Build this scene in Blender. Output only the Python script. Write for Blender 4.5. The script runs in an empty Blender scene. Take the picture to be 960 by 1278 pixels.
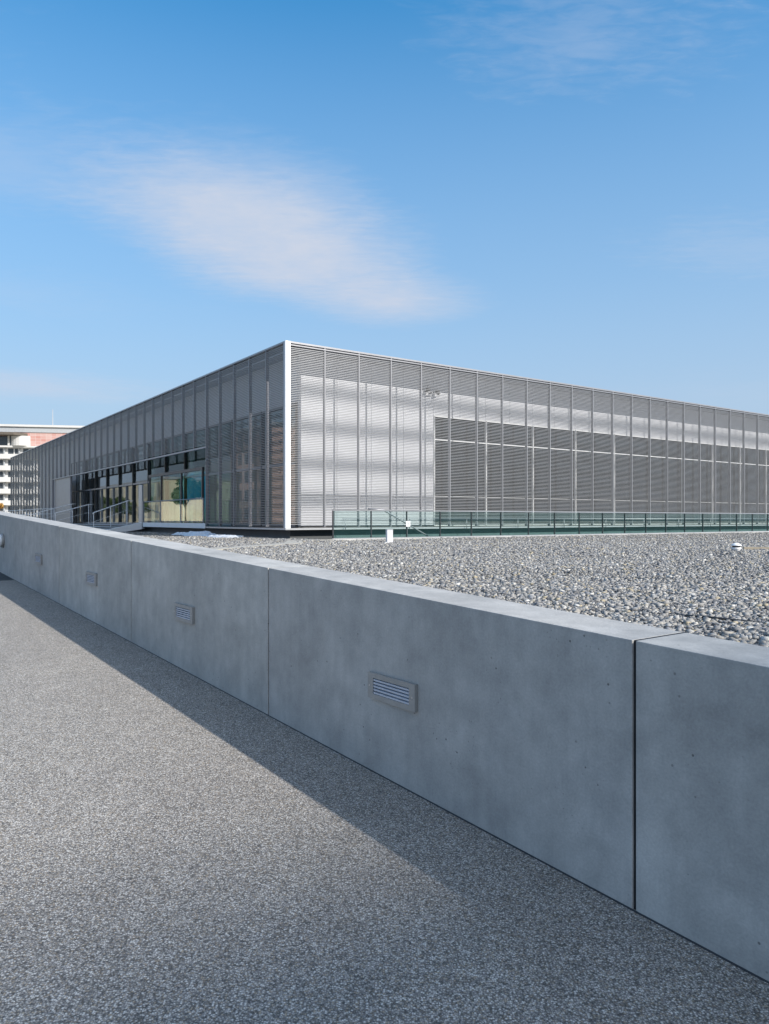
import bpy, bmesh, math, random
import numpy as np
from mathutils import Vector, Matrix
random.seed(7); rng = np.random.default_rng(11)
R = math.radians
scene = bpy.context.scene
col = scene.collection

# ------------------------------------------------------------------ camera, sky, sun, exposure
F = 928.0
EYE = 1.6
cam = bpy.data.cameras.new('camera'); camo = bpy.data.objects.new('camera', cam); col.objects.link(camo)
cam.sensor_fit = 'VERTICAL'; cam.sensor_height = 36.0; cam.sensor_width = 27.0
cam.lens = 36.0 * F / 1278.0; cam.shift_y = 9.0 / 1278.0
cam.clip_start = 0.05; cam.clip_end = 3000
camo.location = (0, 0, EYE); camo.rotation_euler = (R(90), 0, 0)
scene.camera = camo

WU = Vector((-0.5984, 0.8012, 0)).normalized()      # uphill direction of the ramp and its wall
WN = Vector((WU.y, -WU.x, 0))                       # across the ramp, towards the building
GRADE = 0.0414
def wpt(u, n, z=0.0): return Vector((WU.x*u + WN.x*n, WU.y*u + WN.y*n, z))
BANG = R(34.88)                                     # turn of the building
BR = Vector((math.cos(BANG), math.sin(BANG), 0)); BL = Vector((-math.sin(BANG), math.cos(BANG), 0))
P0 = Vector((-3.05, 23.0, 0))
def bpt(r, l, z=0.0): return P0 + BR*r + BL*l + Vector((0, 0, z))

SUN_A, SUN_B, SUN_H = 0.33, 1.0, 0.66
sdir = (WN*SUN_A - WU*SUN_B + Vector((0, 0, SUN_H))).normalized()
sun_el = math.asin(sdir.z); sun_az = math.atan2(sdir.x, sdir.y)

w = bpy.data.worlds.new('World'); scene.world = w; w.use_nodes = True
nt = w.node_tree; N = nt.nodes; L = nt.links; N.clear()
def nd(t, **k):
    n = N.new(t)
    for a, b in k.items(): setattr(n, a, b)
    return n
out = nd('ShaderNodeOutputWorld'); bg = nd('ShaderNodeBackground'); bg.inputs['Strength'].default_value = 0.1
sky = nd('ShaderNodeTexSky', sky_type='NISHITA'); sky.sun_disc = False
sky.sun_elevation = sun_el; sky.sun_rotation = sun_az
sky.altitude = 50; sky.air_density = 1.0; sky.dust_density = 0.6; sky.ozone_density = 2.0
tc = nd('ShaderNodeTexCoord'); sep = nd('ShaderNodeSeparateXYZ'); L.new(tc.outputs['Generated'], sep.inputs[0])
def math_(op, a, b=None, c=None, clamp=False):
    m = nd('ShaderNodeMath', operation=op); m.use_clamp = clamp
    for i, v in enumerate((a, b, c)):
        if v is None: continue
        if isinstance(v, (int, float)): m.inputs[i].default_value = v
        else: L.new(v, m.inputs[i])
    return m.outputs[0]
zc = math_('MAXIMUM', sep.outputs['Z'], 0.02)
X = math_('DIVIDE', sep.outputs['X'], zc); Y = math_('DIVIDE', sep.outputs['Y'], zc)
cv = nd('ShaderNodeCombineXYZ'); L.new(X, cv.inputs[0]); L.new(Y, cv.inputs[1])
# a layer of cloud at one height: position on the layer = direction / sine of elevation
n1 = nd('ShaderNodeTexNoise'); n1.inputs['Scale'].default_value = 1.6; n1.inputs['Detail'].default_value = 7; n1.inputs['Roughness'].default_value = 0.55
L.new(cv.outputs[0], n1.inputs['Vector'])
mp = nd('ShaderNodeMapping'); mp.inputs['Scale'].default_value = (4.5, 11.0, 1); mp.inputs['Rotation'].default_value = (0, 0, R(6)); L.new(cv.outputs[0], mp.inputs[0])
n2 = nd('ShaderNodeTexNoise'); n2.inputs['Scale'].default_value = 2.2; n2.inputs['Detail'].default_value = 6; n2.inputs['Roughness'].default_value = 0.6; n2.inputs['Distortion'].default_value = 0.4
L.new(mp.outputs[0], n2.inputs['Vector'])
nx = math_('MULTIPLY', math_('SUBTRACT', n1.outputs['Fac'], 0.5), 1.0)
nz = math_('MULTIPLY', math_('SUBTRACT', n2.outputs['Fac'], 0.5), 0.85)
def blob(cx, cy, rx, ry, ang, amp, soft=1.0, stre=1.0):
    c, s = math.cos(ang), math.sin(ang)
    dx = math_('SUBTRACT', X, cx); dy = math_('SUBTRACT', Y, cy)
    a = math_('DIVIDE', math_('ADD', math_('MULTIPLY', dx, c), math_('MULTIPLY', dy, s)), rx)
    b = math_('DIVIDE', math_('SUBTRACT', math_('MULTIPLY', dy, c), math_('MULTIPLY', dx, s)), ry)
    d = math_('SQRT', math_('ADD', math_('MULTIPLY', a, a), math_('MULTIPLY', b, b)))
    v = math_('SUBTRACT', 1.0, d)
    v = math_('ADD', v, math_('ADD', math_('MULTIPLY', nx, 0.9*stre), math_('MULTIPLY', nz, 0.9*stre)))
    mr = nd('ShaderNodeMapRange', interpolation_type='SMOOTHSTEP')
    mr.inputs['From Min'].default_value = -0.15; mr.inputs['From Max'].default_value = 0.85*soft
    mr.inputs['To Max'].default_value = amp
    L.new(v, mr.inputs['Value']); return mr.outputs[0]
msk = None
for args in ((-0.50, 2.45, 0.50, 0.58, 0.0, 0.95, 1.1, 0.5), (-0.36, 2.86, 0.56, 0.60, 0.3, 0.95, 1.0, 0.5), (-0.02, 3.38, 0.54, 0.46, 0.95, 0.9, 1.1, 0.5),
             (-1.05, 2.1, 0.6, 0.36, 0.0, 0.22, 1.3, 1.6), (-2.75, 5.6, 1.3, 0.9, 0.4, 0.55, 1.2), (0.40, 1.52, 0.34, 0.24, 0.5, 0.26, 1.3, 2.4),
             (1.35, 2.75, 0.5, 0.35, 0.3, 0.2, 1.3, 2.0), (-1.6, 3.3, 0.7, 0.45, 0.2, 0.10, 1.3, 1.7), (3.5, 6.0, 2.2, 1.0, 0.3, 0.14, 1.3, 1.4), (1.2, -2.6, 5.0, 2.3, 0.2, 0.85, 1.0, 1.0), (-4.5, 0.2, 3.2, 2.2, 0.2, 0.7, 1.0, 1.0), (0.5, -0.6, 1.6, 0.7, 0.4, 0.6, 1.0, 1.2)):  # last blobs lie out of view, added to whiten the ambient light
    b = blob(*args)
    msk = b if msk is None else math_('SUBTRACT', math_('ADD', msk, b), math_('MULTIPLY', msk, b))
n3 = nd('ShaderNodeTexNoise'); n3.inputs['Scale'].default_value = 5.0; n3.inputs['Detail'].default_value = 8; n3.inputs['Roughness'].default_value = 0.62; L.new(cv.outputs[0], n3.inputs['Vector'])
msk = math_('MULTIPLY', msk, math_('ADD', 0.58, math_('MULTIPLY', n3.outputs['Fac'], 0.72)), clamp=True)
hs = nd('ShaderNodeHueSaturation'); hs.inputs['Hue'].default_value = 0.490; hs.inputs['Saturation'].default_value = 1.62; hs.inputs['Value'].default_value = 1.28
L.new(sky.outputs[0], hs.inputs['Color'])
hz = nd('ShaderNodeMix', data_type='RGBA'); L.new(math_('SUBTRACT', 1.0, math_('POWER', math_('DIVIDE', math_('MAXIMUM', sep.outputs['Z'], 0.0), 0.64), 1.4), clamp=True), hz.inputs['Factor'])
L.new(hs.outputs[0], hz.inputs['A']); hz.inputs['B'].default_value = (2.4, 3.06, 4.0, 1)
mx = nd('ShaderNodeMix', data_type='RGBA'); L.new(msk, mx.inputs['Factor']); L.new(hz.outputs['Result'], mx.inputs['A'])
mx.inputs['B'].default_value = (3.25, 3.6, 4.3, 1)
# bright cloud round the sun, unseen, added to lift the light on level ground
fill_cloud = blob(1.9, -1.5, 3.0, 2.0, -0.6, 1.0, 1.1, 0.8)
mv = nd('ShaderNodeMix', data_type='RGBA'); L.new(fill_cloud, mv.inputs['Factor']); L.new(mx.outputs['Result'], mv.inputs['A']); mv.inputs['B'].default_value = (8.5, 8.7, 9.0, 1)
L.new(mv.outputs['Result'], bg.inputs['Color']); L.new(bg.outputs[0], out.inputs[0])

sl = bpy.data.lights.new('sun', 'SUN'); sl.energy = 3.4; sl.angle = R(0.65); sl.color = (1.0, 0.95, 0.88)
so = bpy.data.objects.new('sun', sl); col.objects.link(so); so.location = (20, -40, 40)
so.rotation_euler = sdir.to_track_quat('Z', 'Y').to_euler()
scene.view_settings.view_transform = 'Standard'; scene.view_settings.look = 'None'
scene.view_settings.gamma = 1.0; scene.view_settings.use_curve_mapping = False
scene.view_settings.exposure = 0.88

# ------------------------------------------------------------------ materials
MATS = {}
class MT:
    def __init__(s, name):
        s.m = bpy.data.materials.new(name); s.m.use_nodes = True; s.t = s.m.node_tree
        s.N = s.t.nodes; s.L = s.t.links; s.b = s.N['Principled BSDF']; MATS[name] = s.m
    def n(s, t, **k):
        x = s.N.new(t)
        for a, v in k.items():
            if a.startswith('i_'): x.inputs[a[2:].replace('_', ' ')].default_value = v
            else: setattr(x, a, v)
        return x
    def noise(s, vec, scale, detail=4, rough=0.55):
        x = s.n('ShaderNodeTexNoise', i_Scale=scale, i_Detail=detail, i_Roughness=rough)
        if vec is not None: s.L.new(vec, x.inputs['Vector'])
        return x.outputs['Fac']
    def ramp(s, fac, stops, interp='LINEAR'):
        x = s.n('ShaderNodeValToRGB'); cr = x.color_ramp; cr.interpolation = interp
        while len(cr.elements) < len(stops): cr.elements.new(0.5)
        for e, (p, c) in zip(cr.elements, stops):
            e.position = p; e.color = (*c, 1) if len(c) == 3 else c
        s.L.new(fac, x.inputs[0]); return x.outputs[0]
    def mix(s, fac, a, b, mode='MIX'):
        x = s.n('ShaderNodeMix', data_type='RGBA', blend_type=mode)
        for k, v in (('Factor', fac), ('A', a), ('B', b)):
            if isinstance(v, (int, float)): x.inputs[k].default_value = v
            elif isinstance(v, tuple): x.inputs[k].default_value = (*v, 1)
            else: s.L.new(v, x.inputs[k])
        return x.outputs['Result']
    def obj(s): return s.n('ShaderNodeTexCoord').outputs['Object']
    def mapv(s, vec, scale=(1, 1, 1), rot=(0, 0, 0)):
        x = s.n('ShaderNodeMapping'); x.inputs['Scale'].default_value = scale; x.inputs['Rotation'].default_value = rot
        s.L.new(vec, x.inputs[0]); return x.outputs[0]
    def bump(s, h, dist, strength=1.0):
        x = s.n('ShaderNodeBump', i_Distance=dist, i_Strength=strength); s.L.new(h, x.inputs['Height'])
        s.L.new(x.outputs[0], s.b.inputs['Normal'])
    def base(s, c): s.L.new(c, s.b.inputs['Base Color'])
    def rough(s, v): s.b.inputs['Roughness'].default_value = v
    def metal(s, v): s.b.inputs['Metallic'].default_value = v

def painted(name, c, rough=0.5, metal=0.0, var=0.12, scale=3.0):
    m = MT(name); v = m.obj(); f = m.noise(v, scale, 5, 0.6)
    lo = tuple(x*(1-var) for x in c); hi = tuple(min(1, x*(1+var)) for x in c)
    m.base(m.ramp(f, [(0.3, lo), (0.7, hi)])); m.rough(rough); m.metal(metal); return m

def concrete(name, c, wet=0.25):
    m = MT(name); v = m.obj()
    big = m.noise(v, 0.9, 6, 0.6); mid = m.noise(v, 5.0, 6, 0.65); fine = m.noise(v, 90, 3, 0.6)
    drip = m.noise(m.mapv(v, (7, 7, 0.35)), 1.6, 5, 0.6)
    a = m.ramp(big, [(0.28, tuple(x*0.80 for x in c)), (0.72, tuple(x*1.14 for x in c))])
    b = m.ramp(mid, [(0.3, (0.82, 0.82, 0.825)), (0.68, (1.1, 1.1, 1.1))])
    d = m.ramp(drip, [(0.30, (0.93, 0.935, 0.94)), (0.62, (1.03, 1.03, 1.03))])
    e = m.ramp(fine, [(0.3, (0.9, 0.9, 0.9)), (0.7, (1.08, 1.08, 1.08))])
    x = m.mix(1.0, m.mix(1.0, m.mix(1.0, a, b, 'MULTIPLY'), d, 'MULTIPLY'), e, 'MULTIPLY')
    # blow holes: a few small dark pits gathered in patches
    vo = m.n('ShaderNodeTexVoronoi', i_Scale=16.0); m.L.new(v, vo.inputs['Vector'])
    pit = m.ramp(vo.outputs['Distance'], [(0.06, (1, 1, 1)), (0.10, (0, 0, 0))])
    pat = m.ramp(m.noise(v, 2.3, 3), [(0.47, (0, 0, 0)), (0.58, (1, 1, 1))])
    pm = m.mix(1.0, pit, pat, 'MULTIPLY')
    v2 = m.n('ShaderNodeTexVoronoi', i_Scale=42.0); m.L.new(v, v2.inputs['Vector'])
    p2 = m.mix(1.0, m.ramp(v2.outputs['Distance'], [(0.09, (1, 1, 1)), (0.17, (0, 0, 0))]), m.ramp(m.noise(v, 3.1, 4, 0.6), [(0.54, (0, 0, 0)), (0.64, (0.8,)*3)]), 'MULTIPLY')
    x = m.mix(p2, x, tuple(q*0.5 for q in c))
    blot = m.ramp(m.noise(m.mapv(v, (1, 1, 0.7)), 3.4, 7, 0.7), [(0.44, (1, 1, 1)), (0.66, (0.86, 0.865, 0.875))]); x = m.mix(1.0, x, blot, 'MULTIPLY')
    x = m.mix(pm, x, tuple(q*0.35 for q in c))
    oi = m.n('ShaderNodeObjectInfo')
    x = m.mix(1.0, x, m.ramp(oi.outputs['Random'], [(0, (0.94, 0.94, 0.95)), (1, (1.05, 1.05, 1.04))]), 'MULTIPLY')
    m.base(x); m.rough(0.72)
    hh = m.n('ShaderNodeMath', operation='SUBTRACT'); m.L.new(fine, hh.inputs[0]); m.L.new(pm, hh.inputs[1])
    m.bump(hh.outputs[0], 0.0015, 0.6); return m
concrete('concrete', (0.435, 0.425, 0.405))
concrete('pale_concrete', (0.50, 0.50, 0.49))
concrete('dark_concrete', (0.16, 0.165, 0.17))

def aggregate(name, stops, scale, h):
    m = MT(name); v = m.obj()
    vd = m.mix(0.012, v, m.n('ShaderNodeTexNoise', i_Scale=60.0).outputs['Color'], 'ADD')
    vo = m.n('ShaderNodeTexVoronoi', i_Scale=scale, i_Randomness=1.0); m.L.new(vd, vo.inputs['Vector'])
    sp = m.n('ShaderNodeSeparateColor'); m.L.new(vo.outputs['Color'], sp.inputs[0])
    c = m.ramp(sp.outputs[0], stops, 'CONSTANT')
    ed = m.ramp(vo.outputs['Distance'], [(0.30, (1, 1, 1)), (0.62, (0.42, 0.42, 0.44))])
    x = m.mix(1.0, c, ed, 'MULTIPLY')
    big = m.ramp(m.noise(v, 0.55, 5, 0.6), [(0.3, (0.88, 0.88, 0.89)), (0.7, (1.1, 1.1, 1.09))])
    wear = m.ramp(m.noise(v, 6.0, 4, 0.6), [(0.3, (0.92, 0.92, 0.92)), (0.7, (1.07, 1.07, 1.07))])
    x = m.mix(1.0, m.mix(1.0, x, big, 'MULTIPLY'), wear, 'MULTIPLY')
    m.base(x); m.rough(0.75)
    inv = m.n('ShaderNodeMath', operation='SUBTRACT'); inv.inputs[0].default_value = 1.0; m.L.new(vo.outputs['Distance'], inv.inputs[1])
    m.bump(inv.outputs[0], h, 0.8); return m
aggregate('path_aggregate', [(0, (0.17, 0.158, 0.142)), (0.14, (0.31, 0.288, 0.255)), (0.34, (0.43, 0.40, 0.36)), (0.56, (0.40, 0.335, 0.255)),
                             (0.68, (0.54, 0.505, 0.455)), (0.84, (0.70, 0.665, 0.61)), (0.95, (0.23, 0.195, 0.155))], 150.0, 0.0035)
aggregate('dark_asphalt', [(0, (0.035, 0.035, 0.037)), (0.3, (0.055, 0.055, 0.056)), (0.6, (0.075, 0.074, 0.072)), (0.9, (0.13, 0.13, 0.125))], 120.0, 0.003)
aggregate('gravel_bed', [(0, (0.09, 0.09, 0.095)), (0.2, (0.17, 0.17, 0.175)), (0.4, (0.26, 0.255, 0.25)), (0.6, (0.33, 0.30, 0.245)),
                         (0.72, (0.40, 0.39, 0.37)), (0.88, (0.22, 0.225, 0.24))], 34.0, 0.03)

def stone():
    m = MT('gravel_stone'); g = m.n('ShaderNodeNewGeometry')
    c = m.ramp(g.outputs['Random Per Island'], [(0, (0.12, 0.12, 0.125)), (0.14, (0.23, 0.23, 0.232)), (0.34, (0.33, 0.325, 0.315)), (0.52, (0.40, 0.38, 0.345)),
        (0.66, (0.46, 0.45, 0.43)), (0.78, (0.42, 0.365, 0.26)), (0.83, (0.28, 0.285, 0.30)), (0.95, (0.62, 0.61, 0.58))], 'CONSTANT')
    f = m.noise(m.obj(), 60, 3); c = m.mix(1.0, c, m.ramp(f, [(0.3, (0.66,)*3), (0.7, (0.92,)*3)]), 'MULTIPLY')
    m.base(c); m.rough(0.8)
stone()
painted('aluminium', (0.50, 0.51, 0.53), 0.38, 0.55, 0.06)
painted('slat_metal', (0.33, 0.335, 0.345), 0.42, 0.45, 0.06)
painted('fin_metal', (0.31, 0.315, 0.335), 0.4, 0.4, 0.06)
painted('fin_web_shaded', (0.25, 0.255, 0.285), 0.5, 0.3, 0.06)  # fin sides in a darker, bluer metal: their shade is put into the colour
painted('white_metal', (0.80, 0.81, 0.82), 0.45, 0.0, 0.04)
painted('cladding', (0.72, 0.735, 0.78), 0.5, 0.0, 0.04, 0.6)
painted('dark_frame', (0.05, 0.055, 0.06), 0.4, 0.2)
painted('plinth_dark', (0.06, 0.066, 0.07), 0.6)
painted('dark_floor', (0.14, 0.14, 0.14), 0.5)
painted('ceiling_white', (0.6, 0.6, 0.58), 0.7)
painted('interior_beige', (0.52, 0.45, 0.33), 0.7, 0, 0.1, 0.8)
painted('interior_grey', (0.20, 0.195, 0.185), 0.7, 0, 0.15, 0.8)
painted('stainless', (0.62, 0.63, 0.65), 0.28, 0.8, 0.06)
painted('light_frame', (0.34, 0.34, 0.335), 0.5, 0.4, 0.08, 20)
painted('light_slat', (0.48, 0.52, 0.60), 0.45, 0.3, 0.08, 20)
painted('black_hole', (0.012, 0.013, 0.016), 0.7)
painted('black_rubber', (0.03, 0.03, 0.032), 0.5)
painted('white_plastic', (0.80, 0.81, 0.82), 0.4)
painted('flat_white', (0.55, 0.545, 0.535), 0.8, 0, 0.05, 0.5)
painted('flat_grey', (0.36, 0.38, 0.40), 0.7)
painted('window_dark', (0.05, 0.06, 0.07), 0.12, 0.0)
painted('roof_dark', (0.10, 0.085, 0.07), 0.8)
painted('facade_pink', (0.52, 0.36, 0.31), 0.8, 0, 0.1, 0.4)
painted('facade_brown', (0.20, 0.17, 0.145), 0.8, 0, 0.12, 0.3)
painted('facade_beige', (0.70, 0.63, 0.46), 0.8, 0, 0.1, 0.3)
painted('bark', (0.11, 0.085, 0.065), 0.9, 0, 0.3, 6)
painted('plastic_sheet', (0.62, 0.66, 0.72), 0.3, 0, 0.1, 5)
painted('timber', (0.42, 0.36, 0.27), 0.7, 0, 0.15, 5)
painted('window_blind', (0.40, 0.38, 0.32), 0.5)
painted('sand', (0.36, 0.345, 0.31), 0.9, 0, 0.2, 8)
painted('sign_white', (0.66, 0.665, 0.68), 0.5, 0, 0.03)
painted('orange_plastic', (0.55, 0.22, 0.04), 0.5)
def tile():
    m = MT('pink_tile'); v = m.obj()
    br = m.n('ShaderNodeTexBrick', i_Scale=1.0, i_Mortar_Size=0.03, i_Brick_Width=1.2, i_Row_Height=0.7)
    br.offset = 0.0; br.inputs['Color1'].default_value = (0.45, 0.22, 0.19, 1); br.inputs['Color2'].default_value = (0.50, 0.33, 0.30, 1); br.inputs['Mortar'].default_value = (0.52, 0.47, 0.44, 1)
    m.L.new(m.mapv(v, (1, 1, 1), (R(90), 0, 0)), br.inputs['Vector']); m.base(br.outputs[0]); m.rough(0.7)
tile()
def ground_mat(name, a, b, sc):
    m = MT(name); v = m.obj(); x = m.ramp(m.noise(v, sc, 7, 0.65), [(0.3, a), (0.7, b)])
    f = m.ramp(m.noise(v, sc*60, 3), [(0.3, (0.75,)*3), (0.7, (1.2,)*3)]); m.base(m.mix(1.0, x, f, 'MULTIPLY')); m.rough(0.9)
ground_mat('sandy_ground', (0.30, 0.26, 0.18), (0.46, 0.41, 0.30), 0.08)
def leaf(name, stops):
    m = MT(name); g = m.n('ShaderNodeNewGeometry'); m.base(m.ramp(g.outputs['Random Per Island'], stops)); m.rough(0.6)
leaf('leaf_green', [(0, (0.03, 0.055, 0.02)), (0.6, (0.06, 0.10, 0.03)), (1, (0.10, 0.13, 0.045))])
leaf('leaf_ochre', [(0, (0.22, 0.11, 0.02)), (0.6, (0.36, 0.19, 0.04)), (1, (0.45, 0.27, 0.06))])
def glass(name, tint, refl=(0.9, 0.93, 0.95), ior=1.45, extra=0.0, film=0.0):
    m = MT(name); m.N.remove(m.b); o = m.N['Material Output']
    t = m.n('ShaderNodeBsdfTransparent'); t.inputs[0].default_value = (*tint, 1)
    g = m.n('ShaderNodeBsdfGlossy'); geo = m.n('ShaderNodeNewGeometry'); g.inputs[0].default_value = (*refl, 1); g.inputs['Roughness'].default_value = 0.01
    f = m.n('ShaderNodeFresnel'); f.inputs[0].default_value = ior
    a = m.n('ShaderNodeMath', operation='ADD', use_clamp=True); m.L.new(f.outputs[0], a.inputs[0]); a.inputs[1].default_value = extra
    fb = m.n('ShaderNodeMath', operation='MULTIPLY_ADD'); m.L.new(geo.outputs['Backfacing'], fb.inputs[0]); fb.inputs[1].default_value = -1.0; fb.inputs[2].default_value = 1.0
    ab = m.n('ShaderNodeMath', operation='MULTIPLY'); m.L.new(a.outputs[0], ab.inputs[0]); m.L.new(fb.outputs[0], ab.inputs[1])
    x = m.n('ShaderNodeMixShader'); m.L.new(ab.outputs[0], x.inputs[0]); m.L.new(t.outputs[0], x.inputs[1]); m.L.new(g.outputs[0], x.inputs[2])
    last = x
    if film:
        d = m.n('ShaderNodeBsdfDiffuse'); d.inputs[0].default_value = (0.10, 0.27, 0.27, 1)
        last = m.n('ShaderNodeMixShader'); last.inputs[0].default_value = film; m.L.new(x.outputs[0], last.inputs[1]); m.L.new(d.outputs[0], last.inputs[2])
    m.L.new(last.outputs[0], o.inputs[0])
glass('window_glass', (0.90, 0.95, 0.94), extra=0.10)
glass('dark_glass', (0.30, 0.29, 0.27), extra=0.03)
glass('green_glass', (0.90, 0.965, 0.955), (0.6, 0.75, 0.75), ior=1.2, film=0.035)
glass('door_glass', (0.42, 0.60, 0.58), ior=1.33)
glass('lobby_glass', (0.80, 0.96, 0.95), ior=1.33)
painted('teal_enamel', (0.085, 0.13, 0.132), 0.35)
def mural():
    m = MT('blue_mural'); v = m.obj(); s = m.n('ShaderNodeSeparateXYZ'); m.L.new(v, s.inputs[0])
    n = m.noise(v, 1.2, 5); a = m.n('ShaderNodeMath', operation='MULTIPLY_ADD'); m.L.new(n, a.inputs[0]); a.inputs[1].default_value = 1.0; m.L.new(s.outputs['Z'], a.inputs[2])
    d = m.n('ShaderNodeMath', operation='DIVIDE'); m.L.new(a.outputs[0], d.inputs[0]); d.inputs[1].default_value = 4.0
    m.base(m.ramp(d.outputs[0], [(0, (0.35, 0.33, 0.25)), (0.22, (0.16, 0.45, 0.40)), (0.32, (0.05, 0.52, 0.85)), (0.62, (0.09, 0.60, 0.90)), (0.75, (0.62, 0.52, 0.34)), (0.85, (0.55, 0.62, 0.66))])); m.rough(0.6)
mural()

# ------------------------------------------------------------------ mesh helpers
class MB:
    def __init__(s): s.v = []; s.f = []; s.mi = []; s.m = 0
    def add(s, vs, fs):
        o = len(s.v); s.v += [tuple(p) for p in vs]; s.f += [tuple(i+o for i in f) for f in fs]; s.mi += [s.m]*len(fs); return s
    def box(s, x0, y0, z0, x1, y1, z1):
        return s.add([(x0,y0,z0),(x1,y0,z0),(x1,y1,z0),(x0,y1,z0),(x0,y0,z1),(x1,y0,z1),(x1,y1,z1),(x0,y1,z1)],
                     [(0,3,2,1),(4,5,6,7),(0,1,5,4),(1,2,6,5),(2,3,7,6),(3,0,4,7)])
    def prism(s, pts8): return s.add(pts8, [(0,3,2,1),(4,5,6,7),(0,1,5,4),(1,2,6,5),(2,3,7,6),(3,0,4,7)])
    def tube(s, pts, r, n=10, cap=True):
        pts = [Vector(p) for p in pts]; rings = []; up0 = Vector((0, 0, 1))
        rr = r if isinstance(r, (list, tuple)) else [r]*len(pts)
        for i, p in enumerate(pts):
            d = (pts[min(i+1, len(pts)-1)] - pts[max(i-1, 0)]).normalized()
            a = d.cross(up0)
            if a.length < 1e-3: a = d.cross(Vector((0, 1, 0)))
            a.normalize(); b = a.cross(d)
            rings.append([p + (a*math.cos(t) + b*math.sin(t))*rr[i] for t in [2*math.pi*k/n for k in range(n)]])
        vs = [q for ring in rings for q in ring]; fs = []
        for i in range(len(pts)-1):
            for k in range(n): fs.append((i*n+k, i*n+(k+1) % n, (i+1)*n+(k+1) % n, (i+1)*n+k))
        if cap: fs += [tuple(reversed(range(n))), tuple(range((len(pts)-1)*n, len(pts)*n))]
        return s.add(vs, fs)
    def lathe(s, prof, n=24, c=(0, 0, 0)):
        vs = []; fs = []
        for r_, z in prof: vs += [(c[0]+r_*math.cos(2*math.pi*k/n), c[1]+r_*math.sin(2*math.pi*k/n), c[2]+z) for k in range(n)]
        for i in range(len(prof)-1):
            for k in range(n): fs.append((i*n+k, i*n+(k+1) % n, (i+1)*n+(k+1) % n, (i+1)*n+k))
        fs += [tuple(reversed(range(n))), tuple(range((len(prof)-1)*n, len(prof)*n))]
        return s.add(vs, fs)
    def build(s, name, mat, parent=None, smooth=False, bevel=0.0):
        me = bpy.data.meshes.new(name); me.from_pydata(s.v, [], s.f)
        mats = mat if isinstance(mat, (list, tuple)) else [mat]
        for k in mats: me.materials.append(MATS[k])
        if len(mats) > 1: me.polygons.foreach_set('material_index', s.mi)
        me.update()
        if bevel or smooth:
            bm = bmesh.new(); bm.from_mesh(me)
            if bevel: bmesh.ops.bevel(bm, geom=list(bm.edges), offset=bevel, segments=2, profile=0.5, affect='EDGES', clamp_overlap=True)
            bmesh.ops.recalc_face_normals(bm, faces=bm.faces)
            if smooth:
                for f in bm.faces: f.smooth = True
            bm.to_mesh(me); bm.free()
        o = bpy.data.objects.new(name, me); col.objects.link(o)
        if parent: o.parent = parent
        return o
def copy_of(o, parent, loc=None, rz=None):
    c = o.copy(); col.objects.link(c); c.parent = parent
    if loc is not None: c.location = loc
    if rz is not None: c.rotation_euler = (0, 0, rz)
    for ch in o.children: copy_of(ch, c)
    return c
def tag(o, label, cat, group=None):
    o['label'] = label; o['category'] = cat
    if group: o['group'] = group
    return o
def thing(name, label, cat, loc=(0, 0, 0), rz=0.0, group=None):
    o = bpy.data.objects.new(name, None); col.objects.link(o); o.empty_display_size = 0.2
    o.location = loc; o.rotation_euler = (0, 0, rz); return tag(o, label, cat, group)
def struct(o, kind='structure'): o['kind'] = kind; return o

# ------------------------------------------------------------------ ground
WALL_N0, WALL_N1, WALL_H = 2.516, 2.866, 1.055
U_END = 23.67
GRAVEL_Z = 0.98
TR_Q = 2.5                      # the glass balustrade stands this far out from the sunny facade
TR = dict(r0=0.35, r1=54.0, l0=-TR_Q + 0.06, l1=0.25)      # sunken court in front of the sunny facade
def zpath(u): return GRADE*max(-25.0, min(U_END, u))
def zground(u, n):
    if n < 2.65: return zpath(u)
    return min(GRAVEL_Z, zpath(u) + 0.955)
PATH_N0 = -5.0
def ground_sheet(name, keep, mats, pick, lift=0.0):
    bm = bmesh.new(); S = 900
    vs = [bm.verts.new(p) for p in ((-S, -S, 0), (S, -S, 0), (S, S, 0), (-S, S, 0))]; bm.faces.new(vs)
    def cut(co, no): bmesh.ops.bisect_plane(bm, geom=bm.verts[:]+bm.edges[:]+bm.faces[:], plane_co=co, plane_no=no, dist=1e-5)
    for u in (-25, 0.6, 13.8, U_END, 60): cut(wpt(u, 0), WU)
    for n in (PATH_N0, 2.6, 2.75): cut(wpt(0, n), WN)
    for a in ('l0', 'l1'): cut(bpt(0, TR[a]), BL)
    cut(bpt(0, 53.7), BL)
    for a in (0.25, TR['r0'], TR['r1']): cut(bpt(a, 0), BR)
    dele = []
    for f in bm.faces:
        c = f.calc_center_median(); u, n = c.dot(WU), c.dot(WN); d = c - P0; r_, l_ = d.dot(BR), d.dot(BL)
        if not keep(u, n, r_, l_): dele.append(f)
        else: f.material_index = pick(u, n)
    bmesh.ops.delete(bm, geom=dele, context='FACES')
    for v in bm.verts: v.co.z = zground(v.co.dot(WU), v.co.dot(WN)) + lift
    bmesh.ops.recalc_face_normals(bm, faces=bm.faces)
    for f in bm.faces:
        if f.normal.z < 0: f.normal_flip()
    me = bpy.data.meshes.new(name); bm.to_mesh(me); bm.free()
    for k in mats: me.materials.append(MATS[k])
    o = bpy.data.objects.new(name, me); col.objects.link(o); return struct(o)
def in_hole(r_, l_):
    return (TR['r0'] < r_ < TR['r1'] and TR['l0'] < l_ < TR['l1']) or (0.25 < r_ < TR['r1'] and 0.25 < l_ < 53.7)
is_path = lambda u, n: PATH_N0 < n < 2.7
ground_sheet('path', lambda u, n, r_, l_: is_path(u, n) and -25 < u < 60 , ['path_aggregate', 'dark_asphalt'], lambda u, n: 1 if u > 13.8 else 0)
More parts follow.
